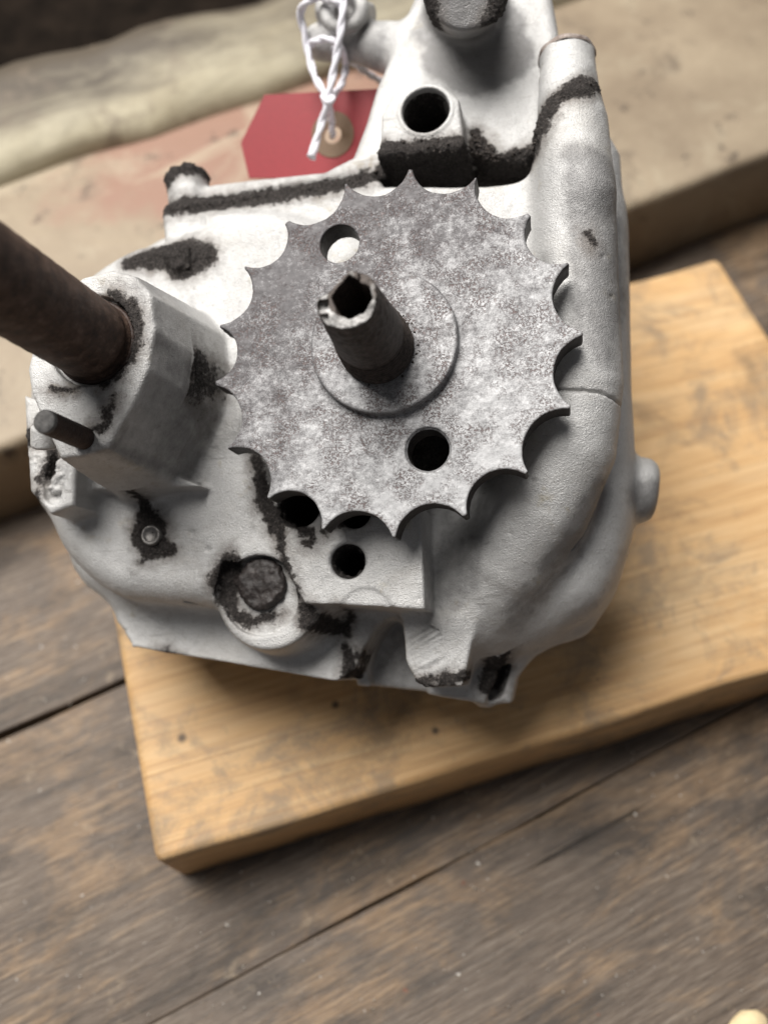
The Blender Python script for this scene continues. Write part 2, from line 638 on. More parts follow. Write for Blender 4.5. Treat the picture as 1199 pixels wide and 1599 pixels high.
def round_poly(pts, n=4):
    """closed smooth outline through the points"""
    P = np.asarray(pts, float)
    out = []
    m = len(P)
    for i in range(m):
        a, b, c, d = P[i - 1], P[i], P[(i + 1) % m], P[(i + 2) % m]
        for k in range(n):
            t = k / n
            out.append(0.5 * (2 * b + (c - a) * t + (2 * a - 5 * b + 4 * c - d) * t * t + (3 * b - a - 3 * c + d) * t ** 3))
    return np.array(out)


def pxpoly(pts, z, smooth=0):
    p = [E(a, b, z) for a, b in pts]
    return round_poly(p) if smooth else np.array(p)


def extrude(pts, zf, zb, r=1.0, draft=0.0, tilt=None):
    """closed polygon extruded from zb up to zf with rounded edges; tilt=(x0,y0,gx,gy) slopes the front"""
    pts = np.asarray(pts)

    def fn(x, y, z):
        d2 = poly_sd(pts, x[:, :, 0], y[:, :, 0])[:, :, None]
        top = zf if tilt is None else zf + (x - tilt[0]) * tilt[2] + (y - tilt[1]) * tilt[3]
        a = d2 - draft * np.maximum(zf - z, 0) + r
        b = np.maximum(z - top, zb - z) + r
        return np.minimum(np.maximum(a, b), 0) + np.hypot(np.maximum(a, 0), np.maximum(b, 0)) - r

    g = draft * (zf - zb)
    lo = (pts[:, 0].min() - g, pts[:, 1].min() - g, zb)
    hi = (pts[:, 0].max() + g, pts[:, 1].max() + g, zf + 4)
    return fn, lo, hi


def zcyl(cx, cy, rad, zf, zb, r=0.5, draft=0.0):
    def fn(x, y, z):
        a = np.hypot(x - cx, y - cy) - rad - draft * (zf - z) + r
        b = np.maximum(z - zf, zb - z) + r
        return np.minimum(np.maximum(a, b), 0) + np.hypot(np.maximum(a, 0), np.maximum(b, 0)) - r
    g = rad + abs(draft) * (zf - zb)
    return fn, (cx - g, cy - g, zb), (cx + g, cy + g, zf)


def tube(pts, rad):
    """round bar through points (x, y, z) with a radius at each"""
    P = np.asarray(pts, np.float32)
    rad = np.asarray(rad, np.float32) if np.ndim(rad) else np.full(len(P), rad, np.float32)

    def fn(x, y, z):
        m = None
        for i in range(len(P) - 1):
            e = P[i + 1] - P[i]
            wx, wy, wz = x - P[i, 0], y - P[i, 1], z - P[i, 2]
            t = np.clip((wx * e[0] + wy * e[1] + wz * e[2]) / float(e @ e), 0, 1)
            d = np.sqrt((wx - e[0] * t) ** 2 + (wy - e[1] * t) ** 2 + (wz - e[2] * t) ** 2) - (rad[i] + (rad[i + 1] - rad[i]) * t)
            m = d if m is None else np.minimum(m, d)
        return m
    return fn, (P - rad[:, None]).min(0), (P + rad[:, None]).max(0)


def rod(a, b, rad, r=0.5):
    """flat-ended round bar from a to b"""
    a, b = np.array(a, np.float32), np.array(b, np.float32)
    L = float(np.linalg.norm(b - a))
    u = (b - a) / L

    def fn(x, y, z):
        wx, wy, wz = x - a[0], y - a[1], z - a[2]
        t = wx * u[0] + wy * u[1] + wz * u[2]
        rr = np.sqrt(np.maximum(wx * wx + wy * wy + wz * wz - t * t, 0))
        p = rr - rad + r
        q = np.maximum(-t, t - L) + r
        return np.minimum(np.maximum(p, q), 0) + np.hypot(np.maximum(p, 0), np.maximum(q, 0)) - r
    return fn, np.minimum(a, b) - rad, np.maximum(a, b) + rad


def seg_dist(v, pts):
    """distance of points v (n,2) to a polyline with widths: returns max over (halfwidth - dist)"""
    g = np.full(len(v), -9.0, np.float32)
    P = np.asarray([p[:2] for p in pts], np.float32)
    w = np.asarray([p[2] for p in pts], np.float32)
    for i in range(len(P) - 1):
        e = P[i + 1] - P[i]
        t = np.clip(((v - P[i]) @ e) / (e @ e + 1e-9), 0, 1)
        q = P[i] + t[:, None] * e
        g = np.maximum(g, w[i] + (w[i + 1] - w[i]) * t - np.hypot(*(v - q).T))
    return g


def vnoise(v, scale, seed=0.0):
    return np.array([noise.noise((x * scale + seed, y * scale - seed, z * scale + 2 * seed)) for x, y, z in v], np.float32)


def vnormals(me):
    n = np.empty(len(me.vertices) * 3, np.float32)
    me.vertices.foreach_get('normal', n)
    return n.reshape(-1, 3)


def set_attr(me, name, arr):
    a = me.attributes.new(name, 'FLOAT', 'POINT')
    a.data.foreach_set('value', np.ascontiguousarray(arr, np.float32))


def empty(name, label=None, cat=None, kind=None):
    o = bpy.data.objects.new(name, None)
    o.empty_display_size = 0.01
    COL.objects.link(o)
    if label:
        o['label'] = label
        o['category'] = cat
    if kind:
        o['kind'] = kind
    return o


def tag(o, label, cat):
    o['label'] = label
    o['category'] = cat


# ------------------------------------------------------------------ setting: bench, sill, backdrop timber
PA = math.radians(26.5)                       # direction of the bench planks
U = np.array([math.cos(PA), math.sin(PA)])
V = np.array([-math.sin(PA), math.cos(PA)])


def plank_mesh(name, lx, ly, lz, bev, nx=40, wob=0.0006, seed=0.0):
    """a board with softened, slightly wavy long edges; origin at its underside centre"""
    prof = []
    for (cx, cz, a0) in ((ly / 2 - bev, lz - bev, 0), (-ly / 2 + bev, lz - bev, 90)):
        for k in range(5):
            a = math.radians(a0 + 90 * k / 4)
            prof.append((cx + bev * math.cos(a), cz + bev * math.sin(a)))
    prof = [(ly / 2, 0.0)] + prof + [(-ly / 2, 0.0)]
    xs = [-lx / 2, -lx / 2 + bev * 0.3] + [-lx / 2 + bev + (lx - 2 * bev) * k / nx for k in range(nx + 1)] + [lx / 2 - bev * 0.3, lx / 2]
    v, f = [], []
    n = len(prof)
    for i, x in enumerate(xs):
        sh = 1.0
        e = 0
        if i in (0, len(xs) - 1):
            e = bev
        elif i in (1, len(xs) - 2):
            e = bev * 0.35
        for (y, z) in prof:
            wv = wob * noise.noise((x * 30 + seed, y * 60, z * 40 + seed))
            yy = y - math.copysign(min(e, abs(y)), y) * 1.0 + wv
            zz = z - (e if z > lz * 0.5 else 0) + wv * 0.6
            v.append((x, yy, zz))
    for i in range(len(xs) - 1):
        for j in range(n):
            a, b = i * n + j, i * n + (j + 1) % n
            f.append((a, b, b + n, a + n))
    f.append(tuple(range(n - 1, -1, -1)))
    f.append(tuple((len(xs) - 1) * n + j for j in range(n)))
    me = pydata(name, v, f)
    return me


def lay(o, v0, v1, z, ucen=0.0):
    """put a plank with its long axis along the bench direction, its width from v0 to v1 (mm)"""
    c = U * ucen + V * (v0 + v1) / 2
    o.location = (c[0] * 0.001, c[1] * 0.001, z)
    o.rotation_euler = (0, 0, PA)


bench = empty('workbench', kind='structure')
for k, (v0, v1, dz, gap) in enumerate(((-400, -280, -0.4, 1), (-279, -178, 0.2, 1), (-176.5, -77, 0, 1), (-75.5, 25.0, 0.0, 1), (25.3, 125.0, 0.1, 1), (127.6, 227, -0.3, 1))):
    me = plank_mesh('plank', 1.4, (v1 - v0) * 0.001, 0.03, 0.0007, 60, 0.0009, 3.7 * k)
    o = link('plank', me, MB, bench)
    lay(o, v0, v1, -0.030 + dz * 0.001, 30 * k)
me = plank_mesh('bench_frame', 1.4, 0.64, 0.02, 0.001)
o = link('under_board', me, MDARK, bench)
lay(o, -410, 230, -0.052)

sill = empty('window_sill', kind='structure')
me = plank_mesh('sill_board', 1.6, 0.150, 0.041, 0.004, 80, 0.0012, 11)
o = link('sill_board', me, MSILL, sill)
lay(o, 206, 356, 0.0)
# raised cream moulding with a rounded nose
prof = [(0, 0), (0.001, 0.004), (0.004, 0.008), (0.011, 0.011), (0.022, 0.015), (0.032, 0.018), (0.040, 0.018), (0.045, 0.015), (0.047, 0.006), (0.048, -0.05), (0, -0.05)]
xs = np.linspace(-0.8, 0.8, 121)
v, f = [], []
for x in xs:
    for (y, z) in prof:
        w = 0.0030 * noise.noise((x * 26, y * 30, z * 30)) + 0.0015 * noise.noise((x * 80, y * 70, z * 30)) if z > -0.01 else 0
        v.append((x, y + w, z + w))
n = len(prof)
for i in range(len(xs) - 1):
    for j in range(n):
        a, b = i * n + j, i * n + (j + 1) % n
        f.append((a, a + n, b + n, b))
f.append(tuple(range(n)))
f.append(tuple((len(xs) - 1) * n + j for j in range(n - 1, -1, -1)))
o = link('moulding', pydata('moulding', v, f), MCREAM, sill)
c = V * 330
o.location = (c[0] * 0.001, c[1] * 0.001, 0.041)
o.rotation_euler = (0, 0, PA)
me = plank_mesh('back_board', 1.6, 0.40, 0.02, 0.002, 40, 0.001, 5)
o = link('back_board', me, MDARK, sill)
lay(o, 378.5, 778, 0.0)

# ------------------------------------------------------------------ pine board
BA = math.radians(17.0)
bu = np.array([math.cos(BA), math.sin(BA)])
bv = np.array([-math.sin(BA), math.cos(BA)])
corner = np.array(W(243, 1349, TB))
bc = corner + bu * 125 + bv * 78.5
me = plank_mesh('pine_board', 0.250, 0.157, TB * 0.001, 0.0022, 60, 0.0009, 21)
board = link('pine_board', me, MP)
board.location = (bc[0] * 0.001, bc[1] * 0.001, 0.0003)
board.rotation_euler = (0, 0, BA)
tag(board, 'thick pale pine board lying under the gearbox on the dark bench', 'wooden board')

# ------------------------------------------------------------------ gearbox
BASEZ = -80.0
R3 = np.column_stack([M @ XE, M @ YE, M @ ZE])
og = M @ OE + np.array([0, 0, CAMZ * 1000])          # sprocket centre, world mm
root_pos = og + R3 @ np.array([0, 0, BASEZ])
gear = empty('gearbox', 'pale grey cast gearbox with toothed sprocket and rusty shaft on the pine board', 'gearbox')
gear.matrix_world = Matrix([[*R3[0], root_pos[0] * .001], [*R3[1], root_pos[1] * .001], [*R3[2], root_pos[2] * .001], [0, 0, 0, 1]])


def L(v):
    """engine mm -> metres in the gearbox frame"""
    v = np.asarray(v, np.float32).reshape(-1, 3)
    return (v - np.array([0, 0, BASEZ], np.float32)) * 0.001


def Lworld(v):
    v = np.asarray(v, float).reshape(-1, 3)
    return (v @ R3.T + og) * 0.001


# ---- main casting
lo = (-99, -92, -66)
hi = (70, 128, 21)
G = Grid(lo, hi, 0.45)

# lower body behind everything
G.add(*extrude(pxpoly([(200, 420), (110, 560), (110, 850), (200, 950), (400, 985), (650, 1000), (860, 960), (950, 850), (962, 500), (940, 200), (640, 255), (560, 300), (330, 352)], -40, 1), -34, -64, 5, 0.0))
# left lobe
G.add(*extrude(pxpoly([(262, 380), (205, 395), (130, 450), (62, 560), (50, 640), (56, 760), (80, 808), (112, 868), (180, 925), (262, 938), (345, 945), (420, 960), (520, 945), (600, 900), (650, 760), (700, 560), (600, 400), (420, 330)], -19, 1), -15, -62, 6, 0.10), 5)
# plate behind the sprocket top
G.add(*extrude(pxpoly([(254, 335), (262, 322), (330, 312), (560, 270), (600, 285), (840, 270), (850, 420), (700, 640), (500, 560), (330, 480), (258, 375)], -20), -19, -60, 1.6, 0.03), 2)
# faint rib on the plate
G.add(*tube([E3(330, 345, -19.6), E3(400, 350, -19.2), E3(470, 395, -19.2)], 1.6), 2.5)
# lip and neck of the crankcase mouth
NE = pxpoly([(268, 300), (335, 281), (505, 263), (548, 240), (568, 182), (584, 120), (604, 70), (640, -30), (660, -90), (850, -90), (862, -20), (872, 40), (868, 100), (850, 240), (735, 250), (600, 272), (470, 292), (330, 320), (262, 330)], -24)
G.add(*extrude(NE, -22.5, -58, 3.0, 0.02, (0, 40, 0, -0.10)), 1.5)
# crevice under the lip
G.cut(*tube([E3(300, 322, -19), E3(430, 297, -19), E3(560, 275, -19)], [2.0, 2.4, 2.8]), 1.0)
G.cut(*extrude(pxpoly([(596, 232), (735, 222), (800, 250), (838, 232), (838, 280), (760, 292), (600, 292)], -20), -10, -33, 1), 2.0)
# floor of the valley inside the ridge
G.add(*extrude(pxpoly([(640, 700), (850, 500), (930, 640), (860, 850), (760, 960), (640, 980)], -28, 1), -27, -62, 4, 0.12), 6)
# outer wall, lower right
G.add(*extrude(pxpoly([(940, 330), (968, 420), (974, 600), (984, 730), (982, 812), (955, 895), (925, 945), (880, 975), (820, 1010), (745, 1030), (690, 900), (820, 500)], -40, 1), -34, -64, 11, 0.10), 9)
# round ridge of the cover
RP = [(886, 132, 7.0), (893, 200, 8.6), (898, 300, 9.3), (903, 480, 9.4), (904, 600, 10.0), (884, 700, 11.5), (842, 790, 12.5), (790, 870, 12.0), (740, 950, 9.0)]
zr = [-19, -18, -17.5, -17.5, -18, -21, -25.5, -30, -35]
G.add(*tube([E3(a, b, z) for (a, b, _), z in zip(RP, zr)], [r for *_, r in RP]), 6.0)
# screw pillar at the ridge top: flat rusty end
pa, pb = E3(892, 210, -19.5), E3(884, 84, -21)
G.add(*rod(pa, pb, 6.9, 0.7), 1.2)
# little lug on the cover bolt shoulder
G.add(*tube([E3(900, 250, -13), E3(912, 300, -12.6)], [5.0, 5.4]), 5)

# hole boss up in the neck
G.add(*extrude(pxpoly([(592, 240), (596, 178), (614, 142), (648, 125), (690, 128), (716, 152), (724, 222), (706, 231), (650, 236)], -15), -15.5, -50, 0.8, 0.03), 0.8)
hx, hy = E(664, 171, -15)
G.add(*zcyl(hx, hy, 7.0, -15.1, -40, 0.3), 0.6)
G.cut(*zcyl(hx, hy, 5.95, 0, -62, 0.1), 0.6)
# intake stub on top
G.add(*rod(E3(724, 12, -42), E3(728, -28, -2), 10.4, 1.2), 4.0)
# arm and eye at the neck's side
G.add(*tube([E3(500, 66, -40), E3(560, 66, -38), E3(630, 80, -36)], [5.0, 5.6, 7.5]), 3.0)
ex, ey, ez = E3(538, 18, -29)


def eye(x, y, z):
    return np.sqrt((np.hypot(x - ex, y - ey) - 5.0) ** 2 + (z - ez) ** 2) - 2.0


G.add(eye, (ex - 8, ey - 8, ez - 3), (ex + 8, ey + 8, ez + 3), 1.0)
G.add(*rod(E3(500, 10, -34), E3(580, 30, -34), 4.0, 1.0), 1.5)
# stud boss top left
G.add(*rod(E3(298, 345, -27), E3(293, 272, -27), 5.7, 1.6), 1.5)
# bright domed patch stud
qx, qy = E(280, 404, -15)
G.add(*zcyl(qx, qy, 3.2, -13.2, -22, 1.0), 1.2)

# kick shaft boss
KP = pxpoly([(129, 433), (174, 421), (212, 431), (236, 460), (241, 515), (231, 577), (207, 630), (184, 670), (168, 700), (132, 711), (94, 716), (78, 682), (50, 615), (44, 577), (60, 500)], 18)
KP2 = []
for p in KP:
    KP2.append(p)
G.add(*extrude(KP2, 18, -22, 0.9, 0.13), 2.0)
sx, sy = E(143, 531, 18)
G.cut(*zcyl(sx, sy, 10.2, 30, 15.8, 0.2), 0.4)
# ridge on the boss flank
G.add(*tube([E3(239, 516, 16), E3(318, 607, -11)], [0.9, 1.6]), 2.0)
# ledge under the boss
G.add(*extrude(pxpoly([(92, 764), (80, 708), (150, 716), (240, 730), (310, 757)], -8), -9.5, -30, 0.5, 0.05), 1.2)
# torn bore at the left edge
G.add(*extrude(pxpoly([(40, 618), (45, 700), (50, 768), (82, 804), (118, 790), (124, 708), (110, 640)], -4), -3, -40, 1.2, 0.02), 2.0)
G.cut(*tube([E3(84, 700, -2), E3(86, 735, -3), E3(82, 772, -3)], [2.0, 3.2, 2.4]), 0.4)
G.add(*extrude(pxpoly([(50, 708), (82, 704), (86, 712), (74, 735), (66, 765), (56, 772), (52, 750)], -4), -3.4, -9, 0.5, 0.0, (*E(66, 735, -4), 0.25, 0.1)), 0.3)
G.add(*extrude(pxpoly([(92, 722), (104, 712), (116, 706), (114, 730), (104, 748), (96, 768), (82, 772), (76, 764), (88, 745)], -4), -3.2, -9, 0.4, 0.0, (*E(96, 740, -4), -0.2, 0.15)), 0.3)
# seat for the small stud
G.add(*rod(E3(70, 665, 10), E3(70, 700, 8), 3.0, 0.8), 1.2)

# lower flange
G.add(*extrude(pxpoly([(172, 936), (176, 968), (190, 985), (205, 1009), (530, 1063), (560, 1040), (575, 985), (560, 930), (300, 900)], -33), -31, -60, 0.7, 0.02, (0, E(400, 1040, -32)[1], 0.0, -0.42)), 7)
# drain boss with counterbore
bx, by = E(419, 930, -17)
G.add(*zcyl(bx, by, 12.9, -17.0, -50, 1.0, 0.14), 3.5)
cx_, cy_ = E(408, 930, -17)
G.cut(*zcyl(cx_, cy_, 9.6, -5, -18.6, 0.2), 0.3)
G.cut(*tube([E3(362, 890, -17), E3(358, 925, -17), E3(368, 950, -17)], [3.0, 3.6, 2.2]), 0.6)
# square pad
G.add(*extrude(pxpoly([(438, 850), (470, 800), (560, 770), (657, 790), (663, 952), (560, 945), (475, 943), (455, 905)], -13), -13.2, -40, 0.6, 0.02), 1.0)
h2x, h2y = E(542, 876, -13)
G.cut(*zcyl(h2x, h2y, 4.15, 0, -50, 0.1), 0.3)
G.cut(*zcyl(h2x, h2y, 4.6, 0, -13.55, 0.1), 0.2)
h3x, h3y = E(468, 790, -15)
G.cut(*zcyl(h3x, h3y, 5.6, 0, -45, 0.1), 0.5)
h4x, h4y = E(556, 800, -15)
G.cut(*zcyl(h4x, h4y, 4.0, 0, -40, 0.1), 0.5)
# thumb-nail recess at the pad's lower edge
tx, ty = E(570, 962, -13)
G.cut(*zcyl(tx, ty, 6.4, -5, -13.6, 0.1), 0.4)
# filed lug and the arch beside it
G.add(*extrude(pxpoly([(628, 962), (634, 1030), (650, 1062), (668, 1072), (722, 1070), (728, 1050), (745, 960)], -27), -26, -60, 0.8, 0.02), 3.5)
G.add(*extrude(pxpoly([(540, 985), (560, 1070), (650, 1080), (757, 1099), (772, 1050), (740, 990)], -46), -44, -64, 1.0, 0.0), 1.5)
G.cut(*extrude(pxpoly([(578, 1085), (560, 1050), (585, 985), (612, 968), (630, 985), (636, 1040), (652, 1085)], -32, 1), -10, -50, 0.5), 1.5)
# foot with slot
G.add(*extrude(pxpoly([(752, 1098), (798, 1098), (806, 1060), (838, 1005), (850, 960), (790, 960), (760, 1020)], -52), -50, -66, 2.0, 0.0), 5)
G.cut(*tube([E3(790, 1000, -50), E3(766, 1072, -50)], [3.0, 3.6]), 0.8)
# rear foot
G.add(*extrude(pxpoly([(838, 990), (905, 992), (928, 955), (948, 890), (900, 850), (840, 940)], -58, 1), -52, -66, 4.0, 0.0), 6)
# side boss
G.add(*rod(E3(930, 758, -52), E3(1026, 768, -52), 8.6, 4.0), 2.5)

G.cut(*tube([E3(950, 735, -23), E3(922, 795, -25), E3(885, 850, -27), E3(845, 892, -30)], [0.4, 1.0, 1.0, 0.4]), 2.5)
# parting line across the ridge, file marks on the lug
G.engrave(*extrude(pxpoly([(845, 603), (890, 610), (935, 611), (975, 620), (975, 624), (935, 615), (890, 614), (845, 608)], -10), 0, -50, 0.05), 0.9)
G.engrave(*tube([E3(100, 764, -15), E3(200, 763, -15), E3(312, 757, -15)], [0.9, 0.9, 0.5]), 0.8)
for k in range(9):
    yy = 985 + 9 * k + random.uniform(-2, 2)
    G.engrave(*tube([E3(640, yy + 16, -26), E3(690 + random.uniform(-8, 6), yy - 10, -26)], 0.4), 0.5)
for k in range(26):
    a_, b_ = random.choice(((110, 780), (200, 700), (300, 860), (520, 820), (600, 900), (880, 650), (900, 450), (440, 1020), (330, 700), (820, 800))), 0
    a_, b_ = a_[0] + random.uniform(-60, 60), a_[1] + random.uniform(-50, 50)
    zz = random.uniform(-20, -8)
    G.engrave(*tube([E3(a_, b_, -20), E3(a_ + random.uniform(-14, 14), b_ + random.uniform(-9, 9), -8)], random.uniform(0.35, 0.8)), random.uniform(0.15, 0.4))
for k in range(5):
    yy = 926 + 4 * k
    G.engrave(*tube([E3(265 + 8 * k, yy, -19), E3(330 - 3 * k, yy + 2, -21)], 0.4), 0.4)

v, q = G.surface()
del G
me = mesh_np('casting', L(v), q)
# slow unevenness of the sand-cast surface
nv = vnormals(me)
u1 = vnoise(v, 0.13, 3.1)
u2 = vnoise(v, 0.45, 9.7)
front = nv[:, 2]

# crusted dirt, and one darkened hole floor: strokes (photo x, photo y, half width mm) at height z
strokes = [
    (-20, [(258, 324, 2.8), (300, 317, 3.5), (430, 300, 3.6), (520, 286, 3.3), (585, 268, 3.6)], 13),
    (-22, [(600, 262, 3.6), (665, 262, 4.2), (725, 258, 4.6), (790, 256, 4.6), (824, 240, 3.6)], 16),
    (-20, [(738, 190, 1.6), (745, 215, 2.8), (765, 240, 3.2)], 12),
    (-18, [(824, 240, 3.4), (850, 200, 2.6), (872, 178, 2.2), (905, 165, 3.4), (925, 150, 2.4)], 14),
    (-15, [(200, 408, 2.0), (240, 402, 3.6), (285, 398, 4.6), (318, 400, 3.8), (280, 425, 2.4)], 9),
    (18, [(178, 456, 1.2), (206, 492, 2.4), (208, 535, 2.4), (185, 580, 1.8), (160, 600, 1.0)], 4),
    (18, [(180, 620, 0.7), (168, 640, 1.2), (163, 665, 1.3), (146, 670, 0.8)], 3),
    (18, [(78, 608, 0.4), (100, 610, 0.7), (122, 605, 0.4)], 3),
    (-8, [(52, 685, 1.8), (75, 692, 2.2), (88, 700, 1.0)], 9), (-5, [(88, 706, 0.9), (84, 728, 1.1), (70, 752, 0.9), (64, 778, 0.8)], 9),
    (-15, [(228, 775, 1.0), (226, 790, 1.3), (230, 812, 3.4), (234, 832, 5.0), (240, 850, 4.2), (266, 858, 1.8)], 9),
    (-15, [(220, 877, 0.7), (222, 878, 0.7)], 6),
    (-15, [(396, 708, 1.0), (408, 745, 1.7), (414, 785, 2.2), (432, 815, 2.4), (440, 845, 1.3), (446, 880, 1.0), (462, 912, 0.9), (470, 932, 0.8)], 9),
    (-15, [(430, 800, 2.5), (470, 818, 1.8), (490, 840, 1.4), (484, 850, 1.2)], 9),
    (-13, [(500, 832, 0.5), (530, 815, 1.0), (560, 812, 0.8)], 6),
    (-20, [(372, 876, 2.2), (360, 905, 3.4), (358, 935, 2.4), (372, 960, 1.5), (392, 972, 1.6), (412, 966, 1.0), (442, 960, 0.9)], 6),
    (-20, [(482, 950, 1.6), (490, 968, 3.0), (520, 985, 1.4), (533, 955, 0.8)], 16),
    (-30, [(536, 1010, 1.0), (545, 1040, 1.6), (540, 1062, 1.4), (556, 1020, 1.0)], 14),
    (-28, [(640, 1066, 1.0), (680, 1062, 1.4), (722, 1056, 1.4)], 9),
    (-20, [(915, 398, 0.6), (922, 412, 0.9)], 12),
    (-26, [(655, 690, 6.0), (690, 725, 6.5)], 14),  # darkens the casting seen through the lower sprocket hole
    (-6, [(668, -10, 2.4), (676, 20, 2.0), (672, 45, 1.2)], 14), (-6, [(782, -10, 2.6), (770, 25, 2.0), (745, 58, 1.0)], 14), (-12, [(520, 58, 0.8), (560, 40, 0.6)], 4),
    (-26, [(268, 290, 3.0), (290, 268, 3.6), (320, 272, 2.0)], 14),
    (-10, [(300, 545, 0.8), (328, 575, 2.0), (330, 610, 1.4), (318, 640, 0.6)], 12), (-14, [(330, 650, 0.5), (300, 690, 0.8), (285, 720, 0.5)], 8),
    (-50, [(792, 1000, 2.0), (768, 1066, 3.0)], 12),
    (-32, [(245, 1018, 0.3), (262, 1020, 1.0), (278, 1024, 0.3)], 6),
]
g = np.full(len(v), -9.0, np.float32)
for z, pts, dz in strokes:
    w = seg_dist(v[:, :2], [(*E(a, b, z), r) for a, b, r in pts])
    g = np.maximum(g, np.where(np.abs(v[:, 2] - z) < dz, w, -9))
g = g + 0.7 * u2
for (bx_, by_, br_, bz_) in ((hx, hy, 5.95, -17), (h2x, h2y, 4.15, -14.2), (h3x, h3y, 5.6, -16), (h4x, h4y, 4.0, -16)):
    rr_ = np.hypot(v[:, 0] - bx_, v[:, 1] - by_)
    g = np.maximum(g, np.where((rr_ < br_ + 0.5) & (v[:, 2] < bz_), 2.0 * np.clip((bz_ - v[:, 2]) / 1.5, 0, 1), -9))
stain_shade = np.zeros(len(v), np.float32)  # real smudges, with shade painted over the valley, boss flank, arm and arch
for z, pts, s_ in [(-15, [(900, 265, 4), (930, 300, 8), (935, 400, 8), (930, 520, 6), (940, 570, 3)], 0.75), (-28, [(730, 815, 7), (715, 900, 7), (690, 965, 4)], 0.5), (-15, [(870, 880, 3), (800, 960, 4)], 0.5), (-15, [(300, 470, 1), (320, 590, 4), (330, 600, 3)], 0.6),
                   (0, [(240, 470, 4), (270, 560, 7), (300, 650, 8), (220, 690, 6)], 0.36), (-12, [(210, 728, 1.5), (290, 742, 2.5), (330, 640, 2.5), (335, 600, 2)], 0.7), (-2, [(690, -20, 9), (728, -10, 11), (770, -20, 9)], 0.95), (-25, [(690, 30, 9), (770, 30, 9)], 0.7), (-30, [(560, 60, 9), (500, 70, 6)], 0.6),
                   (-52, [(1000, 785, 5), (1024, 780, 5)], 0.75), (-25, [(845, 890, 1.5), (890, 848, 3.2), (938, 765, 2.6)], 0.85), (-32, [(480, 1052, .8), (420, 1045, .5)], .6), (-40, [(600, 1000, 6), (600, 1050, 6)], .5)]:
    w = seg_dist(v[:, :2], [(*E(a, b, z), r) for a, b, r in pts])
    stain_shade = np.maximum(stain_shade, np.clip(w / 4 + 0.5, 0, 1) * s_)
disp = 0.15 * u1 + 0.06 * u2
brk = np.zeros(len(v), np.float32)
for z, pts in ((-32, [(548, 1000, 3.0), (546, 1060, 3.2)]), (-27, [(660, 1064, 2.2), (724, 1060, 2.6)]), (-33, [(186, 985, 2.0), (205, 1006, 1.6)]), (-5, [(60, 700, 3), (95, 760, 4)])):
    brk = np.maximum(brk, np.clip(seg_dist(v[:, :2], [(*E(a, b, z), r) for a, b, r in pts]) / 1.5, 0, 1) * (np.abs(v[:, 2] - z) < 8))
disp = disp + brk * (0.55 * vnoise(v, 0.9, 12.0) + 0.3 * vnoise(v, 1.7, 15.0))
crust = np.clip(g * 0.5, 0, 1) * (0.15 + 0.9 * np.abs(vnoise(v, 0.9, 4.4)) + 0.5 * np.clip(g - 1.2, 0, 2) * (0.3 + vnoise(v, 0.42, 6.0)))
v2 = v + nv * (disp + crust)[:, None]
me.vertices.foreach_set('co', L(v2).ravel())
set_attr(me, 'grime', np.clip(g, -4, 4))
set_attr(me, 'stain_shade', stain_shade)
me.update()
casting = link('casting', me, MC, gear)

# crumbs standing up out of the thick dirt
sel = np.where((g > 0.3) & (front > 0.15))[0]
sel = rng.choice(sel, min(1300, len(sel)), replace=False)
O8v = np.array([(1, 0, 0), (-1, 0, 0), (0, 1, 0), (0, -1, 0), (0, 0, 1), (0, 0, -1)], float)
O8f = np.array([(0, 2, 4), (2, 1, 4), (1, 3, 4), (3, 0, 4), (2, 0, 5), (1, 2, 5), (3, 1, 5), (0, 3, 5)])


def crumbs(points, rmin, rmax):
    vs, fs = [], []
    for i, p in enumerate(points):
        A = np.linalg.qr(rng.normal(size=(3, 3)))[0]
        r = rng.uniform(rmin, rmax)
        vs.append((O8v * rng.uniform(0.5, 1.2, 3) * r) @ A + p + rng.normal(size=3) * 0.15)
        fs.append(O8f + 6 * i)
    return np.concatenate(vs), np.concatenate(fs)


lum = []
for z, pts, dz in strokes[1:3]:
    w = seg_dist(v[:, :2], [(*E(a, b, z), r) for a, b, r in pts])
    c_ = np.where((w > 0.4) & (np.abs(v[:, 2] - z) < dz) & (front > 0.1))[0]
    lum.append(v2[rng.choice(c_, min(130, len(c_)), replace=False)])
cv, cf = crumbs(v2[sel], 0.10, 0.36)
lv_, lf_ = crumbs(np.concatenate(lum), 0.3, 0.75)
cv, cf = np.concatenate([cv, lv_]), np.concatenate([cf, lf_ + len(cv)])
o = link('grime', mesh_np('grime', L(cv), cf), MCR, gear, smooth=False)
o['kind'] = 'stuff'

# ---- the other half of the case, underneath, standing on the board
lo = (-75, -85, -150)
hi = (60, 70, -52)
G = Grid(lo, hi, 1.5)
G.add(*extrude(pxpoly([(250, 950), (690, 1040), (880, 930), (930, 800), (930, 450), (850, 200), (640, 260), (380, 350), (180, 500), (140, 830)], -60, 2), -55, -160, 5, -0.05))
upE = np.array([XE @ UP, YE @ UP, ZE @ UP])
hb = float(OE @ UP) + H                     # sprocket centre above the board, mm


def below(x, y, z):
    return (x * upE[0] + y * upE[1] + z * upE[2]) + hb - 0.6


G.cut(below, lo, hi, 0.0)
v, q = G.surface()
me = mesh_np('lower_case', L(v), q)
set_attr(me, 'grime', np.full(len(v), -4.0))
set_attr(me, 'stain_shade', np.full(len(v), 0.3))
link('lower_case', me, MC, gear)

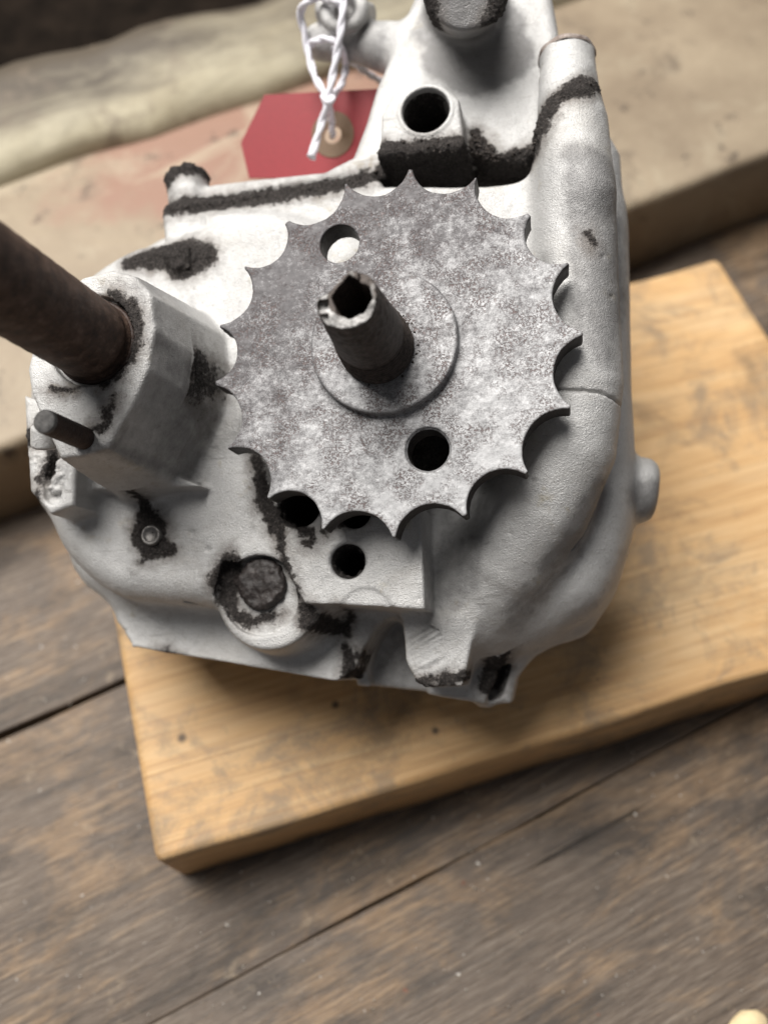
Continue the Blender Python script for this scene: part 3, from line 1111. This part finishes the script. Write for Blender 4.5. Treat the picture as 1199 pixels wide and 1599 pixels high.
# ---- sprocket
tz = [(617, 35), (830, 60), (1000, 180), (1125, 335), (1170, 560), (1130, 795), (990, 1005), (795, 1140), (570, 1210), (340, 1185), (165, 1085), (35, 925), (-2, 715), (12, 535), (90, 345), (225, 205), (410, 80)]
T = np.array([E(340 + a / 2.067, 250 + b / 2.067, 0) for a, b in tz])
cen = T.mean(0)
G = Grid((-46, -46, -9), (46, 46, 4), 0.27)
rel = T - cen
outer = cen + rel * 1.012


def plate(x, y, z):
    x2, y2 = x[:, :, 0], y[:, :, 0]
    d2 = poly_sd(outer, x2, y2)
    for i in range(17):
        p0, p1 = T[i], T[(i + 1) % 17]
        mid = (p0 + p1) / 2
        w = np.hypot(*(p1 - p0)) / 2 * 0.925
        dp = 4.35
        r = (w * w + dp * dp) / (2 * dp)
        cc = mid + nrm(mid - cen) * (r - dp)
        d2 = np.maximum(d2, r - np.hypot(x2 - cc[0], y2 - cc[1]))
    for (px_, py_, rr) in ((530, 380, 4.55), (668, 702, 4.6)):
        hx_, hy_ = E(px_, py_, 0)
        d2 = np.maximum(d2, rr - np.hypot(x2 - hx_, y2 - hy_))
    d2 = d2[:, :, None]
    r = 0.35
    a = d2 + r
    b = np.maximum(z - 0, -7.0 - z) + r
    return np.minimum(np.maximum(a, b), 0) + np.hypot(np.maximum(a, 0), np.maximum(b, 0)) - r


G.add(plate, (-45, -45, -7), (45, 45, 1))
hcx, hcy = E(599, 534, 1.5)
G.add(*zcyl(hcx, hcy, 16.6, 2.6, -8.5, 0.45), 0.3)
# machined groove round the far hole
gx, gy = E(668, 702, 0)
G.cut(*zcyl(gx, gy, 5.0, 2, -0.5, 0.1), 0.3)
shx, shy = E(590, 545, 2.2)
G.cut(*zcyl(shx, shy, 7.0, 5, -10, 0.1), 0.1)
v, q = G.surface()
del G
me = mesh_np('sprocket', L(v), q)
nv = vnormals(me)
dsp = 0.13 * vnoise(v, 0.35, 1.3) + 0.05 * vnoise(v, 1.5, 5.1)
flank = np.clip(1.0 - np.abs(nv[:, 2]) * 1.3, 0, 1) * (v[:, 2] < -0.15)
v2 = v + nv * dsp[:, None]
me.vertices.foreach_set('co', L(v2).ravel())
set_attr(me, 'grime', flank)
me.update()
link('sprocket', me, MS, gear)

# ---- output shaft with stripped thread and broken end
tipx, tipy = E(549, 463, 27)
shaft_top = 33.5
G = Grid((shx - 11, shy - 11, -12), (shx + 11, shy + 11, 36), 0.24)


def shaft(x, y, z):
    t = np.clip((z - 2) / 31.0, 0, 1)
    r0 = 8.15 - 2.15 * t ** 1.2
    th = 0.34 * np.sin(z * 2 * math.pi / 1.05 + np.arctan2(y - shy, x - shx)) * np.clip((13 - z) / 2, 0, 1) * np.clip((z - 2.5) / 1, 0, 1)
    a = np.hypot(x - shx, y - shy) - r0 - th
    ang = np.arctan2(y - shy, x - shx)
    top = shaft_top - 0.8 + 0.6 * np.sin(ang * 2 + 0.6) + 0.3 * np.sin(ang * 5 + 2)
    return np.maximum(a, np.maximum(z - top, -11 - z))


G.add(shaft, (shx - 10, shy - 10, -11), (shx + 10, shy + 10, 36))
def tip_px(pts):
    return np.array([E(440 + a / 3.747, 400 + b / 3.747, shaft_top) for a, b in pts])


facet = tip_px([(206, 246), (285, 200), (330, 135), (392, 78), (470, 100), (585, 82), (606, 180), (604, 268), (505, 345), (380, 446), (262, 414), (230, 350)])
bore = tip_px([(282, 225), (322, 160), (385, 88), (440, 128), (510, 170), (528, 245), (470, 312), (385, 358), (318, 322)])


def trim(x, y, z):
    d2 = poly_sd(facet, x[:, :, 0], y[:, :, 0])[:, :, None]
    return np.maximum((shaft_top - z) * 0.30 - d2, 26.0 - z)


G.cut(trim, (shx - 10, shy - 10, 26), (shx + 10, shy + 10, 36), 0.3)
G.cut(*extrude(bore, 45, 14, 0.3), 0.3)
for (bx0, by0, bx1, by1, dep) in ((200, 240, 262, 300, 3.0), (214, 330, 268, 396, 1.8), (440, 60, 500, 140, 2.2)):
    G.cut(*extrude(tip_px([(bx0, by0), (bx1, by0), (bx1, by1), (bx0, by1)]), 45, shaft_top - dep, 0.2), 0.2)
# the upper side of the rim is broken away at a slant
G.cut(lambda x, y, z: (shaft_top - 0.9 - 0.16 * ((y - shy) * 0.92 - (x - shx) * 0.38)) - z, (shx - 9, shy - 9, 28), (shx + 9, shy + 9, 36), 0.2)
v, q = G.surface()
del G
me = mesh_np('output_shaft', L(v), q)
nv = vnormals(me)
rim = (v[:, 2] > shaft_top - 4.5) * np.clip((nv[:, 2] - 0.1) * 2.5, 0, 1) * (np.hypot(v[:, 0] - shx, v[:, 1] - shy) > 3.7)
chip = vnoise(v, 0.7, 2.2)
v2 = v + nv * ((0.05 * vnoise(v, 1.6, 8.8) + 0.16 * chip) * np.where(v[:, 2] > 24, 1.3, 0.35))[:, None]
me.vertices.foreach_set('co', L(v2).ravel())
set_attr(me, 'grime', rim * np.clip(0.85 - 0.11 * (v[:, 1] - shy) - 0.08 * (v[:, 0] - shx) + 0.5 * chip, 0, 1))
me.update()
shaft_o = link('output_shaft', me, MSH, gear)

pts = []
for k in range(150):
    a = rng.uniform(-0.35, 1.1) if k % 3 else rng.uniform(0, 6.28)
    r = 8.2 + abs(rng.normal()) * (0.9 if k % 3 else 0.4)
    pts.append((shx + math.cos(a) * r, shy + math.sin(a) * r, 2.3))
cv, cf = crumbs(np.array(pts), 0.15, 0.5)
o = link('grime', mesh_np('grime', L(cv), cf), MCR, gear, smooth=False)
o['kind'] = 'stuff'


def lathe(name, c, prof, mat, parent, seg=48, smooth=True, axis=None):
    """turned part about the engine axis; prof is (radius, z); axis=(dx,dy) leans it per mm of z"""
    v, f = [], []
    z0 = prof[0][1]
    for r, z in prof:
        ox, oy = (0, 0) if axis is None else (axis[0] * (z - z0), axis[1] * (z - z0))
        for k in range(seg):
            a = 2 * math.pi * k / seg
            v.append((c[0] + ox + r * math.cos(a), c[1] + oy + r * math.sin(a), z))
    for i in range(len(prof) - 1):
        for k in range(seg):
            a, b = i * seg + k, i * seg + (k + 1) % seg
            f.append((a, b, b + seg, a + seg))
    v = np.array(v)
    me = pydata(name, L(v), f)
    o = link(name, me, mat, parent, smooth)
    return o, v


# ---- pedal shaft: long rusty rod toward the camera
prof = [(8.2, 14.5), (8.9, 15.4), (8.9, 17.6), (8.5, 18.0), (8.5, 19.4), (8.85, 19.8)]
for k in range(60):
    prof.append((8.85 + 0.05 * math.sin(k * 1.7), 20.5 + k * 1.2))
prof += [(8.8, 92.4), (0.01, 92.6)]
lathe('pedal_shaft', (sx, sy), prof, MR, gear, 64)
# collar of pale metal round its root
lathe('shaft_collar', (sx, sy), [(8.92, 15.9), (9.5, 16.0), (9.6, 16.6), (9.2, 17.0), (8.92, 17.0)], MSTUD, gear, 64)

# ---- small stud beside it
ux, uy = E(135, 686, 17)
lathe('stud', (ux, uy), [(2.5, 14.0), (2.5, 26.5), (2.5, 32.4)], MSTUD, gear, 32)
lathe('stud_end', (ux, uy), [(2.5, 32.4), (2.42, 33.0), (2.2, 33.2), (1.2, 33.15), (0.01, 33.1)], mat_plain('stud_end_steel', (0.16, 0.155, 0.15), 0.6, 0.3, 0.4, 900, 0.5), gear, 32)

# ---- cover screw in its ring of dirt
wx, wy = E(237, 836, -14)
lathe('cover_screw', (wx, wy), [(2.6, -17), (2.6, -13.7), (2.4, -13.3), (2.1, -13.2), (1.8, -13.35), (1.5, -13.7), (0.01, -13.7)], MSTEEL, gear, 32)

# ---- plug of packed oil dirt in the counterbore
px_, py_ = E(408, 912, -18)
G = Grid((px_ - 9, py_ - 9, -24), (px_ + 9, py_ + 9, -12), 0.35)
G.add(*zcyl(px_ + 0.3, py_, 6.2, -16.2, -23, 1.6))
G.add(*tube([(px_ - 6, py_ + 1.5, -22), (px_ - 3, py_ + 0.5, -21)], [3.0, 3.4]), 2)
v, q = G.surface()
me = mesh_np('drain_plug', L(v), q)
nv = vnormals(me)
v2 = v + nv * (0.6 * vnoise(v, 0.35, 1.1) + 0.35 * vnoise(v, 0.9, 6.1))[:, None]
me.vertices.foreach_set('co', L(v2).ravel())
me.update()
link('drain_plug', me, mat_rust('packed_oil', (0.010, 0.008, 0.007), (0.028, 0.022, 0.020), (0.085, 0.072, 0.068), 0.0, (0.35, 0.7)), gear)

# rusty rim on the screw pillar
a_, b_ = np.array(pa), np.array(pb)
ud = nrm(b_ - a_)
s1 = nrm(np.cross(ud, (0, 0, 1.0)))
s2 = np.cross(ud, s1)
v, f = [], []
for (r, t) in ((6.95, -1.3), (7.15, -0.9), (7.1, -0.1), (6.5, 0.35), (4.0, 0.2), (0.01, 0.2)):
    for k in range(40):
        an = 2 * math.pi * k / 40
        rr = r * (1 + 0.025 * math.sin(3 * an) + 0.02 * math.sin(7 * an + 1))
        v.append(b_ + ud * t + s1 * rr * math.cos(an) + s2 * rr * math.sin(an))
for i in range(5):
    for k in range(40):
        p, q_ = i * 40 + k, i * 40 + (k + 1) % 40
        f.append((p, q_, q_ + 40, p + 40))
link('pillar_screw', pydata('pillar_screw', L(np.array(v)), f), mat_rust('rusty_screw', (0.16, 0.12, 0.10), (0.33, 0.28, 0.25), (0.52, 0.48, 0.45), 0.3), gear)

# ------------------------------------------------------------------ red tag
ZT = -47.0
tagroot = empty('paper_tag', 'red card tag with brown reinforced hole hanging behind the gearbox', 'tag')
tw = Lworld([E3(500, 205, ZT)])[0]
tagroot.location = tw


def Rw(v):
    """engine mm -> metres relative to the tag, world axes"""
    return Lworld(v) - tw


tilt_d = 0.10
hcx_, hcy_ = E(520, 211, ZT)
TP = [(377, 224), (419, 159), (760, 138), (770, 270), (385, 272)]
outl = []
for a, b in TP:
    x, y = E(a, b, ZT)
    outl.append((x, y))


def tagz(x, y):
    return ZT + (y - hcy_) * 0.25


def ringpts(r, n=32):
    return [(hcx_ + r * math.cos(2 * math.pi * k / n), hcy_ + r * math.sin(2 * math.pi * k / n)) for k in range(n)]


def sheet_with_hole(outline, rhole, z0, z1, name, mat, parent):
    """flat card with a round hole, real thickness"""
    n = 48
    O2 = []
    P = np.array(outline)
    for k in range(n):
        a = 2 * math.pi * k / n
        d = np.array([math.cos(a), math.sin(a)])
        best = None
        for i in range(len(P)):
            p, q_ = P[i] - (hcx_, hcy_), P[(i + 1) % len(P)] - (hcx_, hcy_)
            e = q_ - p
            den = d[0] * e[1] - d[1] * e[0]
            if abs(den) < 1e-9:
                continue
            t = (p[0] * e[1] - p[1] * e[0]) / den
            s_ = (p[0] * d[1] - p[1] * d[0]) / den
            if t > 0 and -1e-6 <= s_ <= 1 + 1e-6:
                best = t if best is None else min(best, t)
        O2.append((hcx_ + d[0] * best, hcy_ + d[1] * best))
    # snap the nearest ray end to each true corner
    O2 = np.array(O2)
    for c_ in P:
        if len(P) < 12:
            O2[np.argmin(np.hypot(*(O2 - c_).T))] = c_
    I2 = ringpts(rhole, n)
    v, f = [], []
    for dz in (z1, z0):
        for (x, y) in list(O2) + I2:
            v.append((x, y, tagz(x, y) + dz))
    for k in range(n):
        m = (k + 1) % n
        f.append((k, m, n + m, n + k))
        f.append((2 * n + k, 3 * n + k, 3 * n + m, 2 * n + m))
        f.append((k, 2 * n + k, 2 * n + m, m))
        f.append((n + k, n + m, 3 * n + m, 3 * n + k))
    return link(name, pydata(name, Rw(np.array(v)), f), mat, parent, smooth=False)


sheet_with_hole(outl, 2.6, -0.25, 0.25, 'card', MRED, tagroot)
sheet_with_hole(ringpts(6.4, 24), 2.6, 0.26, 0.5, 'reinforcing_ring', MRING, tagroot)

# ------------------------------------------------------------------ string
st = empty('string', 'white cotton string looped round the gearbox neck and tied to the red tag', 'string')
s0 = Lworld([E3(512, 160, -36)])[0]
st.location = s0


def spline(P, n=14):
    P = np.asarray(P, float)
    P = np.vstack([2 * P[0] - P[1], P, 2 * P[-1] - P[-2]])
    out = []
    for i in range(1, len(P) - 2):
        for k in range(n):
            t = k / n
            out.append(0.5 * ((2 * P[i]) + (-P[i - 1] + P[i + 1]) * t + (2 * P[i - 1] - 5 * P[i] + 4 * P[i + 1] - P[i + 2]) * t * t + (-P[i - 1] + 3 * P[i] - 3 * P[i + 1] + P[i + 2]) * t ** 3))
    out.append(P[-2])
    return np.array(out)


def cord(name, pts, rad, flare=None):
    """two twisted strands along the points"""
    C = spline([E3(*p) for p in pts])
    v, f = [], []
    T_ = np.gradient(C, axis=0)
    T_ /= np.linalg.norm(T_, axis=1)[:, None]
    s = np.concatenate([[0], np.cumsum(np.linalg.norm(np.diff(C, axis=0), axis=1))])
    ref = np.array([0.3, 0.2, 1.0])
    seg = 8
    for strand in (0, 1):
        base = len(v)
        for i in range(len(C)):
            a1 = nrm(np.cross(T_[i], ref))
            a2 = np.cross(T_[i], a1)
            ph = s[i] * 0.5 + math.pi * strand
            rr = 1.02 * rad * (1 if flare is None else 1 + flare * max(0, s[i] - s[-1] + 4) / 4)
            c_ = C[i] + (a1 * math.cos(ph) + a2 * math.sin(ph)) * rr * 0.36
            for k in range(seg):
                an = 2 * math.pi * k / seg
                v.append(c_ + (a1 * math.cos(an) + a2 * math.sin(an)) * rr * 0.80)
        for i in range(len(C) - 1):
            for k in range(seg):
                a, b = base + i * seg + k, base + i * seg + (k + 1) % seg
                f.append((a, b, b + seg, a + seg))
        f.append(tuple(base + k for k in range(seg - 1, -1, -1)))
        f.append(tuple(base + (len(C) - 1) * seg + k for k in range(seg)))
    return link(name, pydata(name, Lworld(np.array(v)) - s0, f), MSTR, st)


cord('tied_end', [(538, -30, -24), (533, 40, -26), (522, 105, -30), (512, 155, -32), (503, 190, -35), (486, 246, -36)], 1.0, 0.5)
cord('loop', [(511, 152, -35), (492, 120, -36), (482, 85, -36), (475, 50, -34), (469, 22, -31), (480, 2, -27), (505, -4, -25), (528, 6, -25), (532, 14, -34), (515, 34, -44)], 1.0)
cord('loop', [(517, 152, -35), (533, 132, -38), (540, 105, -40), (534, 78, -33), (516, 62, -30), (492, 64, -33), (484, 72, -36)], 0.95)
cord('loop', [(520, 76, -34), (545, 92, -40), (570, 112, -50), (600, 130, -62)], 0.95)
cord('tag_tie', [(512, 158, -34), (517, 185, -42), (519, 205, -46.5), (519, 212, -50)], 1.0)
kn = cord('knot', [(505, 150, -33), (513, 160, -31), (519, 152, -32), (511, 146, -35), (507, 156, -36), (515, 164, -33)], 0.9)

# ------------------------------------------------------------------ chips and litter on the bench
def lump(name, loc, size, mat, seed, parent=None, flat=0.5):
    import bmesh
    bm = bmesh.new()
    bmesh.ops.create_icosphere(bm, subdivisions=2, radius=1.0)
    for vv in bm.verts:
        w = 1 + 0.45 * noise.noise(vv.co * 1.4 + Vector((seed, seed * 2, 0)))
        vv.co = Vector((vv.co.x * size[0] * w, vv.co.y * size[1] * w, vv.co.z * size[2] * w))
    me_ = bpy.data.meshes.new(name)
    bm.to_mesh(me_)
    bm.free()
    o_ = link(name, me_, mat, parent)
    o_.location = loc
    return o_


wc = W(1168, 1600, 2)
o = lump('wood_chip', (wc[0] * .001, (wc[1] - 1.0) * .001, 0.002), (0.0075, 0.0042, 0.003), MCHIP, 3)
o.rotation_euler = (0.1, 0.1, 0.35)
tag(o, 'pale splintered wood chip lying on the bench at the bottom corner', 'wood chip')
cr = []
for k in range(260):
    x = rng.uniform(-120, 130)
    y = rng.uniform(-15, 110)
    cr.append((x, y, 0.3))
for (a, b) in ((496, 430 + 1000), (741, 1383), (727, 1440), (585, 1575), (1040, 1467), (983, 1520), (820, 1455), (318, 1367)):
    for _ in range(3):
        w_ = W(a, b, 0.4)
        cr.append((w_[0] + rng.normal() * .5, w_[1] + rng.normal() * .5, 0.5))
cv, cf = crumbs(np.array(cr), 0.10, 0.45)
o = link('crumbs', mesh_np('crumbs', cv * 0.001, cf), mat_plain('pale_swarf', (0.48, 0.44, 0.38), 0.35, 0.3, 0.4, 900), None, smooth=False)
o['kind'] = 'stuff'
tag(o, 'pale specks and swarf scattered over the dark bench planks', 'crumbs')
